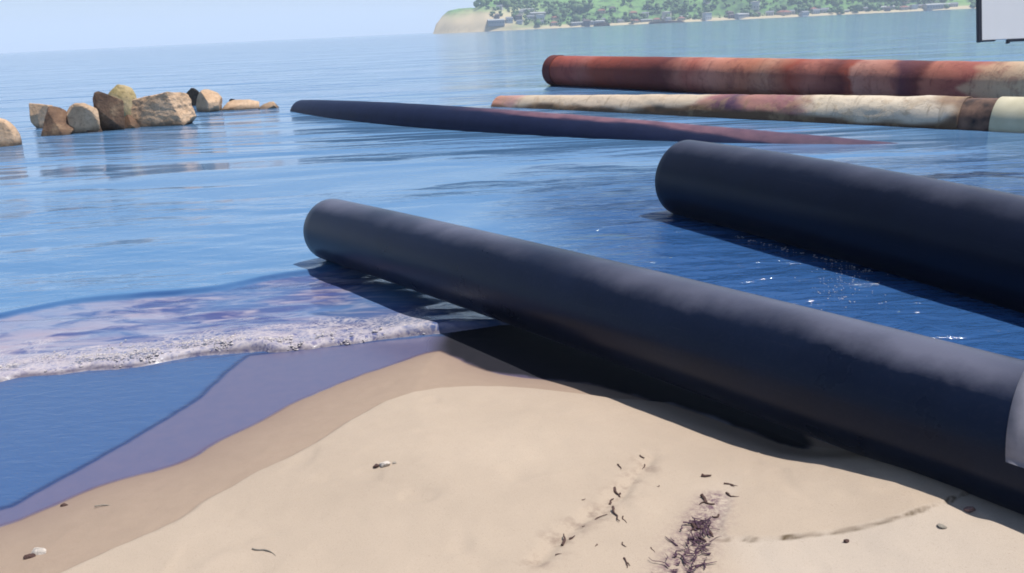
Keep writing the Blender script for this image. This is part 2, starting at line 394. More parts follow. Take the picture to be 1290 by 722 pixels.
def plastic(name, tint, rough=0.42, dustc=(0.05, 0.05, 0.07), dust=0.10, sheen=0.05, crown=0.6):
    m = Mat(name)
    co = m.coord()
    n1 = m.noise(m.mapping(co, (1, 1, 1)), 3.0, 5, 0.6); n2 = m.noise(co, 60, 4, 0.65); n3 = m.noise(co, 0.9, 3)
    c = m.mix(m.ramp(n1, [(0.35, 0.0), (0.75, 1.0)]), tint, tuple(x*1.5 for x in tint))
    c = m.mix(m.math('MULTIPLY', m.ramp(n2, [(0.5, 0.0), (0.75, 1.0)]), dust), c, dustc)
    # pale sky sheen painted along the crown, with a patchy border
    painted_sheen = m.ramp(m.math('ADD', m.attr('up'), m.math('MULTIPLY', m.math('SUBTRACT', m.noise(co, 2.2, 6, 0.7), 0.5), 0.45)), [(0.74, 0.0), (1.0, 1.0)])
    painted_sheen = m.math('MULTIPLY', painted_sheen, m.math('MULTIPLY', m.ramp(n3, [(0.35, 0.25), (0.6, 1.0)]), crown))
    c = m.mix(painted_sheen, c, (0.165, 0.168, 0.225))
    m.set('Base Color', c)
    m.set('Roughness', m.math('ADD', rough - 0.08, m.math('MULTIPLY', m.math('ADD', n1, painted_sheen), 0.15)))
    cb = m.n('CombineXYZ'); m.plug(cb, 0, m.math('MULTIPLY', m.attr('along'), 0.9)); m.plug(cb, 1, m.math('MULTIPLY', m.attr('up'), 26.0))
    scr = m.ramp(m.noise(cb.outputs[0], 1.6, 5, 0.7, 0.6), [(0.62, 0.0), (0.72, 1.0)])
    c = m.mix(m.math('MULTIPLY', scr, 0.35), c, (0.055, 0.055, 0.07)); m.set('Base Color', c)
    m.set('Specular IOR Level', 0.24); m.set('Specular Tint', (0.62, 0.72, 1.0))
    m.set('Sheen Weight', sheen); m.set('Sheen Roughness', 0.42); m.set('Sheen Tint', (0.72, 0.72, 0.95))
    m.set('Normal', m.bump(n2, 0.12, 0.004, m.bump(n3, 0.2, 0.02)))
    return m.m

black1 = plastic('black_polyethylene', (0.0032, 0.0066, 0.0180), 0.30)
black2 = plastic('black_polyethylene_aged', (0.0026, 0.0050, 0.0135), 0.32, dust=0.06, crown=0.3)

P1 = [-1.432, 6.759, 0.262, 0.139, 4.699, 0.338, 1.71, 2.505, 0.372]; R1 = 0.25
me, A, s, _, _ = tube('black_pipe', P1, R1, 0, 2.2, 130, 0.022)
pipe1 = tag(link('black_pipe', me, black1), 'long black plastic pipe lying across the sand with a pale patch near the right edge', 'pipe', 'black plastic pipes')
pale = Mat('pale_patch_paint', Roughness=0.6)
co = pale.coord(); pn = pale.noise(co, 9, 5, 0.6)
pale.set('Base Color', pale.ramp(pn, [(0.3, (0.13, 0.13, 0.165)), (0.7, (0.24, 0.235, 0.275))]))
def patch_mesh():
    """thin curved sleeve over the crown of the pipe with a slanted end"""
    t = np.linspace(0.6, 1.6, 200); A_ = bez(P1, t); T_, S_, U_ = frames(A_)
    V, nth, nt_ = [], 40, 14
    ths = np.linspace(R(5), R(186), nth)
    for rr in (R1 + 0.001, R1 + 0.0028):
        for th in ths:
            P_ = A_ + rr*(math.cos(th)*S_ + math.sin(th)*U_)
            x0 = np.interp((th - ths[0])/(ths[-1] - ths[0]), [0, 1], PATCH_T)
            for k in range(nt_):
                tk = x0 + 0.09*k/(nt_ - 1)
                V.append([np.interp(tk, t, P_[:, c]) for c in range(3)])
    F = []; o2 = nth*nt_
    for i in range(nth - 1):
        for k in range(nt_ - 1):
            a = i*nt_ + k
            F.append((a, a + 1, a + nt_ + 1, a + nt_)); F.append((o2 + a + nt_, o2 + a + nt_ + 1, o2 + a + 1, o2 + a))
    for k in range(nt_ - 1):
        for a in (k, (nth - 1)*nt_ + k): F.append((a, a + 1, o2 + a + 1, o2 + a))
    for i in range(nth - 1):
        for a in (i*nt_, i*nt_ + nt_ - 1): F.append((a, a + nt_, o2 + a + nt_, o2 + a))
    return mesh_np('pale_patch', V, F)
PATCH_T = (1.000, 0.972)
link('pale_patch', patch_mesh(), pale.m, pipe1)

P2 = [1.69, 8.023, 0.323, 2.498, 6.41, 0.342, 3.24, 4.813, 0.261]; R2 = 0.356
me, A, s, _, _ = tube('black_pipe', P2, R2, 0, 2.6, 130, 0.03)
tag(link('black_pipe', me, black2), 'thick black plastic pipe floating in the water right of the sand', 'pipe', 'black plastic pipes')

# sunken dark pipe, with a pinkish crust along its crown
P3 = [-5.1, 22.2, -0.10, -0.975, 14.8, 0.29, 5.6, 11.6, -0.38]; R3 = 0.36
me, A, s, al, up = tube('sunken_pipe', P3, R3, 0, 1.5, 150, 0.03, lump=0.004)
a0 = along_at(A, s, 560); a1 = along_at(A, s, 700)
a2 = along_at(A, s, 820); a3 = along_at(A, s, 1040)
lim = 0.88 - 0.30*smoothstep(a2, a3, al)
crust = smoothstep(a0, a1, al)*smoothstep(lim - 0.05, lim + 0.06, up + 0.08*N1.fbm(al*3, up*9, 3))*(1 - 0.55*smoothstep(a2, a3, al))
fattr(me, 'crust', crust)
m = Mat('dark_crusted_pipe', Roughness=0.5)
m.set('Specular IOR Level', 0.15)
co = m.coord(); n1 = m.noise(co, 4, 5, 0.6)
blue_dark = m.mix(n1, (0.008, 0.012, 0.035), (0.016, 0.024, 0.065))
m.set('Base Color', m.mix(m.math('MULTIPLY', m.attr('crust'), m.ramp(n1, [(0.3, 0.55), (0.6, 1.0)])), blue_dark, (0.19, 0.10, 0.125)))
m.set('Normal', m.bump(n1, 0.3, 0.02))
tag(link('sunken_pipe', me, m.m), 'long half sunken dark pipe with a pinkish crust on top', 'pipe')

def banded(name, al, up, A, s, stops, seed, pat):
    """colour along a weathered pipe: bands with ragged borders"""
    px = np.array([q[0] for q in stops], float); cs = np.array([q[1] for q in stops])
    xx = px_of(A); ok = np.maximum.accumulate(xx) == xx
    ax = np.interp(px, xx[ok], s[ok])
    extra = px > xx.max() - 1
    NN = VNoise(seed)
    q = al + pat*NN.fbm(al*1.6, up*1.8 + 5, 4)
    return np.stack([np.interp(q, ax, cs[:, i]) for i in range(3)], 1)
def weathered(name, dirt, rough=0.75):
    m = Mat(name, Roughness=rough)
    co = m.coord(); n1 = m.noise(co, 2.4, 8, 0.72, 0.4); n2 = m.noise(co, 13, 8, 0.75); n3 = m.noise(co, 6, 8, 0.7, 0.8)
    cb = m.n('CombineXYZ'); m.plug(cb, 0, m.math('MULTIPLY', m.attr('along'), 9.0)); m.plug(cb, 1, m.math('MULTIPLY', m.attr('up'), 0.7))
    drip = m.noise(cb.outputs[0], 1.0, 6, 0.7, 0.3)
    c = m.attr('paint', 'Color')
    c = m.mix(m.math('MULTIPLY', m.ramp(n1, [(0.52, 0.0), (0.60, 1.0)]), 0.40), c, dirt)
    c = m.mix(m.math('MULTIPLY', m.ramp(drip, [(0.55, 0.0), (0.68, 1.0)]), 0.5), c, tuple(x*0.5 for x in dirt))
    c = m.mix(m.math('MULTIPLY', m.ramp(n3, [(0.60, 0.0), (0.66, 1.0)]), 0.38), c, (0.14, 0.06, 0.035))
    c = m.mix(m.math('MULTIPLY', m.ramp(n2, [(0.57, 0.0), (0.66, 1.0)]), 0.28), c, (0.07, 0.035, 0.025))
    m.set('Base Color', c); m.set('Normal', m.bump(n2, 0.5, 0.02, m.bump(m.ramp(n1, [(0.53, 0.0), (0.57, 1.0)]), 0.4, 0.01)))
    return m.m
RED, DRED, PINK, CREAM, PURP, ORG = (0.27, 0.050, 0.026), (0.11, 0.018, 0.016), (0.42, 0.20, 0.14), (0.52, 0.42, 0.31), (0.07, 0.03, 0.07), (0.40, 0.14, 0.08)

# pale pipe, rust stained, sinking at its far end
P4 = [-0.307, 21.132, -0.155, 3.445, 17.056, 0.018, 7.139, 12.909, 0.086]; R4 = 0.375
TT = np.linspace(0, 1.5, 400); XX = px_of(bez(P4, TT)); t_at = lambda px: float(np.interp(px, XX, TT))
me, A, s, al, up = tube('stained_pipe', P4, R4, 0.035, t_at(1218), 420, 0.02, lump=0.012)
col = banded('x', al, up, A, s, [(598, PINK), (655, (0.45, 0.27, 0.24)), (668, CREAM), (760, (0.55, 0.44, 0.33)), (880, CREAM), (898, (0.30, 0.13, 0.13)), (940, PURP), (960, (0.34, 0.16, 0.13)), (1000, (0.24, 0.10, 0.11)), (1025, (0.60, 0.50, 0.37)), (1185, (0.60, 0.51, 0.40)), (1203, (0.30, 0.20, 0.13)), (1216, (0.12, 0.07, 0.05))], 11, 0.5)
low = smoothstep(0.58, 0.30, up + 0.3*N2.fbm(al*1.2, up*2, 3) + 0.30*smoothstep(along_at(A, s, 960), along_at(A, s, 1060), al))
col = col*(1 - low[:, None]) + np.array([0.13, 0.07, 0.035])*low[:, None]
cattr(me, 'paint', col)
stained = tag(link('stained_pipe', me, weathered('stained_cream_steel', (0.36, 0.24, 0.13))), 'cream pipe with brown rust stains lying low in the water', 'pipe')
dk = Mat('rusted_sleeve', Roughness=0.8); co = dk.coord()
dk.set('Base Color', dk.ramp(dk.noise(co, 6, 5), [(0.3, (0.03, 0.018, 0.018)), (0.7, (0.20, 0.11, 0.075))]))
me, *_ = tube('sleeve', P4, R4*0.95, t_at(1205), t_at(1268), 14, 0.02, lump=0.01)
link('sleeve', me, dk.m, stained)
gm = Mat('pale_green_section', Roughness=0.7); co = gm.coord()
gm.set('Base Color', gm.ramp(gm.noise(co, 3, 5), [(0.3, (0.44, 0.40, 0.27)), (0.7, (0.58, 0.53, 0.38))]))
me, *_ = tube('end_section', P4, R4*1.02, t_at(1258), 1.5, 30, 0.03)
tag(link('end_section', me, gm.m, stained), 'pale greenish cream end section')

# rust red pipe behind
P5 = [1.664, 27.293, 0.445, 5.204, 21.726, 0.407, 8.724, 16.149, 0.342]; R5 = 0.444
me, A, s, al, up = tube('rusty_pipe', P5, R5, 0, 1.6, 420, 0.03, lump=0.006)
col = banded('x', al, up, A, s, [(686, DRED), (700, RED), (730, (0.34, 0.08, 0.06)), (745, (0.33, 0.10, 0.075)), (760, RED), (850, DRED), (868, (0.36, 0.13, 0.09)), (885, (0.36, 0.10, 0.07)), (905, (0.48, 0.20, 0.14)), (950, ORG), (975, (0.42, 0.20, 0.13)), (1010, RED), (1030, (0.36, 0.12, 0.085)), (1072, DRED), (1088, RED), (1094, (0.42, 0.20, 0.15)), (1135, (0.36, 0.14, 0.10)), (1150, (0.09, 0.022, 0.035)), (1175, DRED), (1185, (0.36, 0.12, 0.08)), (1236, (0.30, 0.08, 0.06)), (1246, (0.46, 0.27, 0.17)), (1300, (0.48, 0.36, 0.24))], 12, 0.35)
cattr(me, 'paint', col)
rmat = weathered('rusty_painted_steel', (0.16, 0.03, 0.028))
rusty = tag(link('rusty_pipe', me, rmat), 'rust red steel pipe with blotchy bands, farthest of the pipes', 'pipe')
me, A_, s_, al, up = tube('end_ring', P5, R5 + 0.02, -0.006, 0.022, 6, 0.03, rnd=0.008)
cattr(me, 'paint', np.tile(np.array(DRED), (len(al), 1)))
link('end_ring', me, rmat, rusty)

# ------------------------------------------------------------------ breakwater rocks
def rock_mesh(name, dims, seed, planes=9, sub=5, rough=0.018, boxy=0.0):
    """faceted rock: a sphere cut by random planes, then roughened"""
    r = random.Random(seed); bm = bmesh.new(); bmesh.ops.create_icosphere(bm, subdivisions=sub, radius=1.0)
    pl = []
    for i in range(planes):
        v = Vector((r.gauss(0, 1), r.gauss(0, 1), r.gauss(0, 0.9))).normalized(); pl.append((v, r.uniform(0.48, 0.75)))
    if boxy:
        for ax in ((1, 0, 0), (-1, 0, 0), (0, 1, 0), (0, -1, 0), (0, 0, 1), (0, 0, -1)):
            v = (Vector(ax) + 0.12*Vector((r.gauss(0, 1), r.gauss(0, 1), r.gauss(0, 1)))).normalized(); pl.append((v, boxy))
    for v in bm.verts:
        d = v.co.normalized(); t = 1.0
        for nrm, h in pl:
            c = d.dot(nrm)
            if c > 1e-4: t = min(t, h/c)
        p = d*t
        p += d*(rough*mnoise.fractal(p*2.3 + Vector((seed, 0, 0)), 1.0, 2.0, 5) + rough*0.4*mnoise.noise(p*9))
        v.co = Vector((p.x*dims[0], p.y*dims[1], p.z*dims[2]))
    me = bpy.data.meshes.new(name); bm.to_mesh(me); bm.free(); return me
def rock_mat(name, a, b, c_, wetline=False):
    m = Mat(name, Roughness=0.9); co = m.coord()
    n1 = m.noise(co, 2.0, 6, 0.6); n2 = m.noise(co, 14, 6, 0.7)
    c = m.ramp(n1, [(0.3, a), (0.55, b), (0.8, c_)])
    c = m.mix(m.math('MULTIPLY', m.ramp(n2, [(0.5, 0.0), (0.66, 1.0)]), 0.5), c, tuple(x*0.35 for x in a))
    if wetline:
        sp = m.n('SeparateXYZ'); m.plug(sp, 0, m.n('NewGeometry').outputs['Position'])
        wz = m.ramp(m.math('ADD', sp.outputs[2], m.math('MULTIPLY', n1, 0.18)), [(0.10, 1.0), (0.24, 0.0)])
        c = m.mix(m.math('MULTIPLY', wz, 0.85), c, (0.045, 0.030, 0.022))
    m.set('Base Color', c); m.set('Normal', m.bump(n2, 0.6, 0.05)); return m.m
tan = rock_mat('tan_rock', (0.44, 0.28, 0.165), (0.56, 0.385, 0.25), (0.64, 0.48, 0.34), wetline=True)
brown = rock_mat('brown_rock', (0.075, 0.042, 0.028), (0.18, 0.105, 0.065), (0.46, 0.33, 0.20), wetline=True)
mossy = rock_mat('mossy_rock', (0.36, 0.28, 0.10), (0.48, 0.37, 0.20), (0.56, 0.45, 0.31), wetline=True)
blackm = rock_mat('black_rock', (0.008, 0.008, 0.008), (0.018, 0.015, 0.014), (0.03, 0.026, 0.022))
def rock(name, px0, px1, py_top, py_base, mat, label, seed, depth=0.8, rz=0.0, sink=0.25, **kw):
    c = at((px0 + px1)/2, py_base, 0.0); k = c.y/FPX*1.03
    w = (px1 - px0)*k/2; h = (py_base - py_top)*k
    me = rock_mesh(name, (w*1.12, depth*w*1.1, (h + sink)*0.62), seed, **kw)
    o = link(name, me, mat, smooth=False)
    zs = [v.co.z for v in me.vertices]
    o.location = (c.x, c.y + depth*w*0.6, h - max(zs)); o.rotation_euler = (0, 0, rz)
    return tag(o, label, 'rock', 'rocks of the low breakwater')
rock('boulder', 46, 88, 137, 171, brown, 'dark brown wedge shaped boulder at the left of the breakwater', 29, 0.9, planes=6)
rock('boulder', 34, 70, 132, 162, tan, 'pale boulder leaning behind the dark brown wedge boulder', 37, 0.7, 0.4, planes=4, boxy=0.62)
rock('boulder', 76, 126, 132, 168, tan, 'tan slanted boulder beside the dark brown wedge boulder', 14, 0.9, 0.5, planes=5, boxy=0.62)
rock('boulder', 115, 158, 118, 165, brown, 'tall dark boulder left of the long pale block', 8, 0.9, 0.5, planes=4, boxy=0.62)
rock('boulder', 132, 172, 110, 156, mossy, 'yellowish boulder topped with moss behind the tall dark boulder', 21, 0.8, -0.3)
rock('stone_block', 153, 252, 119, 159, tan, 'long pale tan stone block in the middle of the breakwater', 5, 0.45, -0.12, planes=5, boxy=0.64, rough=0.045)
rock('boulder', 222, 252, 113, 134, blackm, 'small black rock resting on the end of the pale block', 9, 0.8)
rock('boulder', 246, 278, 115, 141, tan, 'pale tan boulder at the right end of the long block', 16, 0.9, planes=6)
rock('boulder', 270, 332, 127, 138, tan, 'low flat stone awash between the boulders and the sunken pipe', 17, 0.6)
rock('boulder', 326, 352, 129, 137, tan, 'small flat stone awash nearest the far end of the sunken pipe', 51, 0.6, sink=0.15)
rock('boulder', 108, 130, 152, 167, brown, 'small dark stone wedged left of the tall dark boulder', 64, 0.8)
rock('boulder', 150, 176, 146, 162, brown, 'low dark wet stone at the left foot of the long pale block', 62, 0.8)
rock('boulder', 288, 301, 125, 134, blackm, 'tiny black stone on the low flat stone', 18, 0.8)
rock('boulder', -34, 14, 152, 186, tan, 'pinkish tan rock cut by the left edge of the photo', 25, 0.9)

# ------------------------------------------------------------------ white board on posts at the right
bl = atY(1231, 53, 9.0)
board = bpy.data.objects.new('white_board', None); COL.objects.link(board); board.location = (bl.x, bl.y - (bl.z + 0.5)*math.sin(R(13)), -0.5 + (bl.z + 0.5)*(1 - math.cos(R(13)))); board.rotation_euler = (R(-13), 0, 0)
tag(board, 'white board with a dark edge at the top right corner', 'sign board')
def box_bm(bm, x0, x1, y0, y1, z0, z1, bev=0.0):
    r = bmesh.ops.create_cube(bm, size=1.0)
    for v in r['verts']:
        v.co = Vector((x0 + (v.co.x + .5)*(x1 - x0), y0 + (v.co.y + .5)*(y1 - y0), z0 + (v.co.z + .5)*(z1 - z0)))
    if bev:
        ed = list({e for v in r['verts'] for e in v.link_edges})
        bmesh.ops.bevel(bm, geom=ed, offset=bev, segments=2, affect='EDGES')
def bobj(name, boxes, mat, parent, bev=0.004):
    bm = bmesh.new()
    for b_ in boxes: box_bm(bm, *b_, bev)
    me = bpy.data.meshes.new(name); bm.to_mesh(me); bm.free()
    return link(name, me, mat, parent, smooth=False)
zb = bl.z + 0.5
wm = Mat('white_painted_panel', Roughness=0.45); co = wm.coord()
wm.set('Base Color', wm.mix(wm.ramp(wm.noise(wm.mapping(co, (3, 3, 0.6)), 2, 4), [(0.4, 0.0), (0.8, 0.35)]), (0.86, 0.86, 0.85), (0.72, 0.71, 0.69)))
fm = Mat('dark_frame_metal', Roughness=0.5, Base_Color=(0.015, 0.02, 0.035))
gp = Mat('galvanised_post', Roughness=0.5, Metallic=0.6, Base_Color=(0.35, 0.36, 0.38))
bobj('panel', [(0.042, 1.3, -0.012, 0.012, zb + 0.012, zb + 0.95)], wm.m, board)
bobj('frame_edge', [(0.0, 0.04, -0.02, 0.02, zb - 0.004, zb + 0.97)], fm.m, board)
bobj('frame_edge', [(0.044, 0.18, -0.018, 0.018, zb, zb + 0.010)], fm.m, board, 0.002)
bobj('bracket', [(0.30, 0.62, -0.018, 0.018, zb - 0.012, zb + 0.010), (0.30, 0.325, -0.022, 0.022, zb - 0.03, zb - 0.012)], fm.m, board, 0.003)
bobj('post', [(0.74, 0.81, 0.03, 0.10, -0.7, zb + 0.95)], gp.m, board)
bobj('post', [(1.16, 1.23, 0.03, 0.10, -0.7, zb + 0.95)], gp.m, board)

# ------------------------------------------------------------------ far headland
COAST = np.array([(-76, 1010), (-56, 985), (-20, 975), (40, 970), (110, 965), (200, 960), (320, 950), (460, 940), (620, 925), (900, 880), (1500, 700), (2600, 200)], float)
COAST = chaikin(COAST, 2)
HB = [(2600, 3000), (-82, 3000)]
RIDGE = np.array([(-86, 0), (-79, 2), (-75, 7), (-69, 14), (-61, 20), (-50, 23), (-40, 23), (-28, 22), (-16, 30), (0, 42), (30, 62), (80, 92), (160, 120), (300, 140), (600, 150), (2600, 160)], float)
def hill_z(X, Y):
    ins = inside(X, Y, np.vstack([COAST, HB])); d = pdist(X, Y, COAST)
    d = np.where(ins, d, -d)
    cap = np.interp(X + 4*N1.fbm(X*.02, Y*.02, 3), RIDGE[:, 0], RIDGE[:, 1])
    steep = smoothstep(60, -20, X)
    flat = 22*smoothstep(20, 120, X)                     # a shore strip for the town
    h = cap*(1 - np.exp(-np.maximum(d - flat, 0)/(20 + 180*(1 - steep))))
    h = h*(1 + 0.22*N2.fbm(X*.012, Y*.012, 4)) + smoothstep(0, 8, d)*2.2 + np.maximum(d, 0)*0.02
    return np.where(d > 0, np.maximum(h, 0.2), -4.0), d
xs = axis_coords(-130, 700, 4.0, -130, 2500, 1.08, 60); ys = axis_coords(900, 1180, 4.0, 300, 1900, 1.08, 60)
X, Y = np.meshgrid(xs, ys); Z, D = hill_z(X, Y)
Z = Z + smoothstep(2, 14, Z)*1.2*N3.fbm(X*.12, Y*.12, 3)
me = mesh_np('headland_hills', np.stack([X, Y, Z], -1).reshape(-1, 3), grid_faces(len(xs), len(ys)))
cliff = smoothstep(75, -10, X + 22*N1.fbm(X*.03, Y*.03 + Z*.05, 3))*smoothstep(32, 14, Z + 9*N2.fbm(X*.04, Z*.08, 3))
cliff = np.maximum(cliff, smoothstep(4.5, 2.2, Z)*0.9)
fattr(me, 'cliff', cliff)
m = Mat('hill_scrub', Roughness=0.95); co = m.coord()
n1 = m.noise(co, 0.02, 5, 0.6); n2 = m.noise(co, 0.11, 5, 0.65)
g = m.ramp(n1, [(0.35, (0.07, 0.14, 0.045)), (0.5, (0.13, 0.26, 0.075)), (0.7, (0.20, 0.33, 0.10))])
g = m.mix(m.ramp(n2, [(0.5, 0.0), (0.62, 0.8)]), g, (0.03, 0.07, 0.035))
rk = m.mix(n2, (0.46, 0.37, 0.24), (0.56, 0.46, 0.30))
m.set('Base Color', m.mix(m.attr('cliff'), g, rk))
tag(link('headland_hills', me, m.m), 'green headland with a tan cliff at its seaward end', 'headland', kind='structure')

# woodland clumps on the slopes: leafy faces gathered in uneven crowns
Vs, Fs = [], []
base = bmesh.new(); bmesh.ops.create_icosphere(base, subdivisions=1, radius=1.0)
bv = np.array([v.co[:] for v in base.verts]); bf = np.array([[v.index for v in f.verts] for f in base.faces]); base.free()
cnt = 0; off = 0
while cnt < 1500:
    x = rng.uniform(-20, 760); y = 940 + rng.exponential(70)
    z, d = hill_z(np.array([x]), np.array([y])); z = z[0]; d = d[0]
    if d < 8 or z < 1.5: continue
    if N1.fbm(np.array([x*.02]), np.array([y*.02]), 3)[0] < 0.0 and rng.random() < 0.75: continue
    if d < 34 and rng.random() < 0.55: continue
    r = rng.choice([1.3, 2.2, 3.4, 5.0], p=[.35, .35, .2, .1])*rng.uniform(.8, 1.2)
    for q in range(5):
        o_ = rng.normal(0, 0.75*r, 3); rr = r*rng.uniform(0.45, 0.8)
        v = bv*(1 + rng.uniform(-0.3, 0.3, (len(bv), 1)))*rr*np.array([1, 1, 0.9]) + np.array([x, y, z + r*0.7]) + o_*np.array([1, 1, 0.6])
        Vs.append(v); Fs.append(bf + off); off += len(bv)
    cnt += 1
me = mesh_np('coastal_woodland', np.concatenate(Vs), np.concatenate(Fs))
m = Mat('woodland_leaves', Roughness=0.9); co = m.coord()
m.set('Base Color', m.ramp(m.noise(co, 0.15, 4), [(0.3, (0.05, 0.10, 0.035)), (0.7, (0.11, 0.19, 0.06))]))
tag(link('coastal_woodland', me, m.m, smooth=False), 'dark green trees scattered over the far headland slopes', 'woodland', kind='stuff')

# the little town along the far shore
def house_meshes(w, d, h, rh, hip):
    bm = bmesh.new(); box_bm(bm, -w/2, w/2, -d/2, d/2, -2, h)
    for i in range(max(1, int(w//3))):
        x = -w/2 + (i + .5)*w/max(1, int(w//3)); box_bm(bm, x - .5, x + .5, -d/2 - .06, -d/2 + .1, 1.0, 2.3)
    wall = bpy.data.meshes.new('house'); bm.to_mesh(wall); bm.free()
    for p_ in wall.polygons: p_.material_index = 0 if p_.index < 6 else 1
    e = 0.5; bm = bmesh.new(); k = w*0.3 if hip else 0
    q = [bm.verts.new(v) for v in ((-w/2-e, -d/2-e, h), (w/2+e, -d/2-e, h), (w/2+e, d/2+e, h), (-w/2-e, d/2+e, h), (-w/2-e+k, 0, h+rh), (w/2+e-k, 0, h+rh))]
    for f in ((0, 1, 5, 4), (2, 3, 4, 5), (1, 2, 5), (3, 0, 4), (3, 2, 1, 0)): bm.faces.new([q[i] for i in f])
    roof = bpy.data.meshes.new('roof'); bm.to_mesh(roof); bm.free()
    return wall, roof
def flat(name, c, r=0.8):
    m = Mat(name, Roughness=r); co = m.coord(); n = m.noise(co, 1.2, 4)
    m.set('Base Color', m.mix(n, tuple(x*0.85 for x in c), tuple(min(1, x*1.1) for x in c))); return m.m
win = flat('window_dark', (0.03, 0.035, 0.045), 0.2)
kinds = [
    ('white walled house with grey roof in the far shore town', (0.46, 0.45, 0.42), (0.16, 0.17, 0.19), (9, 7, 4.2, 2.0, False)),
    ('cream house with low red roof in the far shore town', (0.44, 0.37, 0.27), (0.24, 0.09, 0.06), (11, 8, 3.6, 2.2, True)),
    ('long pale shed with light metal roof in the far shore town', (0.34, 0.33, 0.31), (0.32, 0.33, 0.33), (19, 9, 4.0, 1.4, False)),
    ('dark weathered house with brown roof in the far shore town', (0.16, 0.13, 0.12), (0.09, 0.07, 0.07), (8, 7, 4.6, 2.2, True)),
    ('tall white building with flat pale roof in the far shore town', (0.50, 0.49, 0.46), (0.34, 0.33, 0.31), (10, 9, 8.0, 0.6, True)),
]
protos = []
for lab, wc, rc, dm in kinds:
    wme, rme = house_meshes(*dm)
    wme.materials.append(flat('render_' + lab.split()[0], wc)); wme.materials.append(win); rme.materials.append(flat('roof_' + lab.split()[0], rc))
    protos.append((lab, wme, rme))
placed = []
tries = 0
while len(placed) < 90 and tries < 6000:
    tries += 1
    x = rng.uniform(25, 610) if rng.random() < 0.9 else rng.uniform(-5, 60)
    yc = np.interp(x, COAST[:, 0], COAST[:, 1]); y = yc + rng.choice([6, 10, 16, 24, 34, 46], p=[.24, .24, .2, .14, .1, .08]) + rng.uniform(-2, 2)
    if any(abs(x - a) < 9.5 and abs(y - b) < 7 for a, b in placed): continue
    z = hill_z(np.array([x]), np.array([y]))[0][0]
    k = int(rng.choice(5, p=[.32, .18, .2, .2, .1])); lab, wme, rme = protos[k]
    h = bpy.data.objects.new('house', wme); COL.objects.link(h)
    h.location = (x, y, z - 0.2); h.rotation_euler = (0, 0, rng.uniform(-0.5, 0.5)); sc = rng.uniform(0.6, 0.95); h.scale = (sc, sc, sc*rng.uniform(.8, 1.1))
    tag(h, lab, 'house', ' '.join(lab.split()[:2]) + ' group along the far shore')
    r_ = bpy.data.objects.new('roof', rme); COL.objects.link(r_); r_.parent = h
    placed.append((x, y))
for (p0, p1, yb, lab, sd_) in ((822, 858, 28.5, 'long dark rock mound off the far shore town', 31), (748, 768, 31.8, 'short dark rock mound at the foot of the far green slope', 33)):
    Yd = 930.0; c = atY((p0 + p1)/2, yb, Yd); w = (p1 - p0)/FPX*Yd/2
    me = rock_mesh('rock_mound', (w*1.3, 5, 3.4), sd_, sub=3)
    o = link('rock_mound', me, blackm, smooth=False); o.location = (c.x, Yd, 0.3); tag(o, lab, 'rock mound')

# ------------------------------------------------------------------ air
bm = bmesh.new(); box_bm(bm, -13500, 13500, -600, 13500, -5, 260)
me = bpy.data.meshes.new('haze'); bm.to_mesh(me); bm.free()
hm = bpy.data.materials.new('haze_air'); hm.use_nodes = True; nt = hm.node_tree
nt.nodes.remove(nt.nodes['Principled BSDF'])
pv = nt.nodes.new('ShaderNodeVolumePrincipled'); pv.inputs['Color'].default_value = (0.86, 0.93, 1.0, 1)
pv.inputs['Density'].default_value = 0.00032; pv.inputs['Anisotropy'].default_value = 0.0
nt.links.new(pv.outputs[0], nt.nodes['Material Output'].inputs['Volume'])
hz = link('haze', me, hm, smooth=False); tag(hz, 'pale sea haze over the far shore', 'haze', kind='stuff')

# ------------------------------------------------------------------ foam: uncountable bubbles, one object
Vs, Fs = [], []; off = 0
def bubble(x, y, z, r, fl=0.55):
    global off
    v = bv*(1 + rng.uniform(-0.18, 0.18, (len(bv), 1)))*r*np.array([1, 1, fl]) + np.array([x, y, z])
    Vs.append(v); Fs.append(bf + off); off += len(bv)
fp = FRONT[(FRONT[:, 0] > -4.3) & (FRONT[:, 0] < -0.42)]
seg = np.linalg.norm(np.diff(fp, axis=0), axis=1); cum = np.concatenate([[0], np.cumsum(seg)])
n = 0
while n < 1700:
    u = rng.uniform(0, cum[-1]); x = np.interp(u, cum, fp[:, 0]); y = np.interp(u, cum, fp[:, 1])
    wdt = 0.11 + 0.14*N3.fbm(np.array([u*1.6]), np.array([3.3]), 3)[0]
    b_ = min(abs(rng.normal(0, max(wdt, 0.035))), 0.36 + rng.uniform(-.06, .06))
    x += rng.normal(0, .02); y += b_ + 0.012 + 0.02*N2.fbm(np.array([u*4]), np.array([1.3]), 2)[0]
    y -= float(fwob(np.array([x]), np.array([y - b_]))[0])
    dens = N1.fbm(np.array([x*7]), np.array([y*11]), 3)[0] - 0.35*b_
    if dens < -0.02 and rng.random() < 0.9: continue
    z = 0.07*math.exp(-b_/0.30)*min(1, (b_ + 0.01)/0.07) + 0.0
    bubble(x, y, z, rng.uniform(0.0025, 0.008)*(1.9 if rng.random() < .10 else 1), 0.35); n += 1
# broken water between the two black pipes
for _ in range(120):
    q = at(rng.normal(1062, 20), rng.normal(360, 14), 0.0); bubble(q.x, q.y, 0.012, rng.uniform(0.0015, 0.0055), 0.5)
for _ in range(90):
    px = rng.uniform(925, 1130); q = at(px, np.interp(px, [925, 1010, 1130], [298, 320, 352]) + rng.normal(0, 1.5), 0.0); bubble(q.x, q.y, 0.006, rng.uniform(0.003, 0.009), 0.4)
me = mesh_np('sea_foam', np.concatenate(Vs), np.concatenate(Fs))
m = Mat('foam_bubbles', Roughness=0.6, Base_Color=(0.47, 0.43, 0.43))
m.set('Subsurface Weight', 0.0)
tag(link('sea_foam', me, m.m, smooth=True), 'pale frothy foam along the front of the wave', 'foam', kind='stuff')

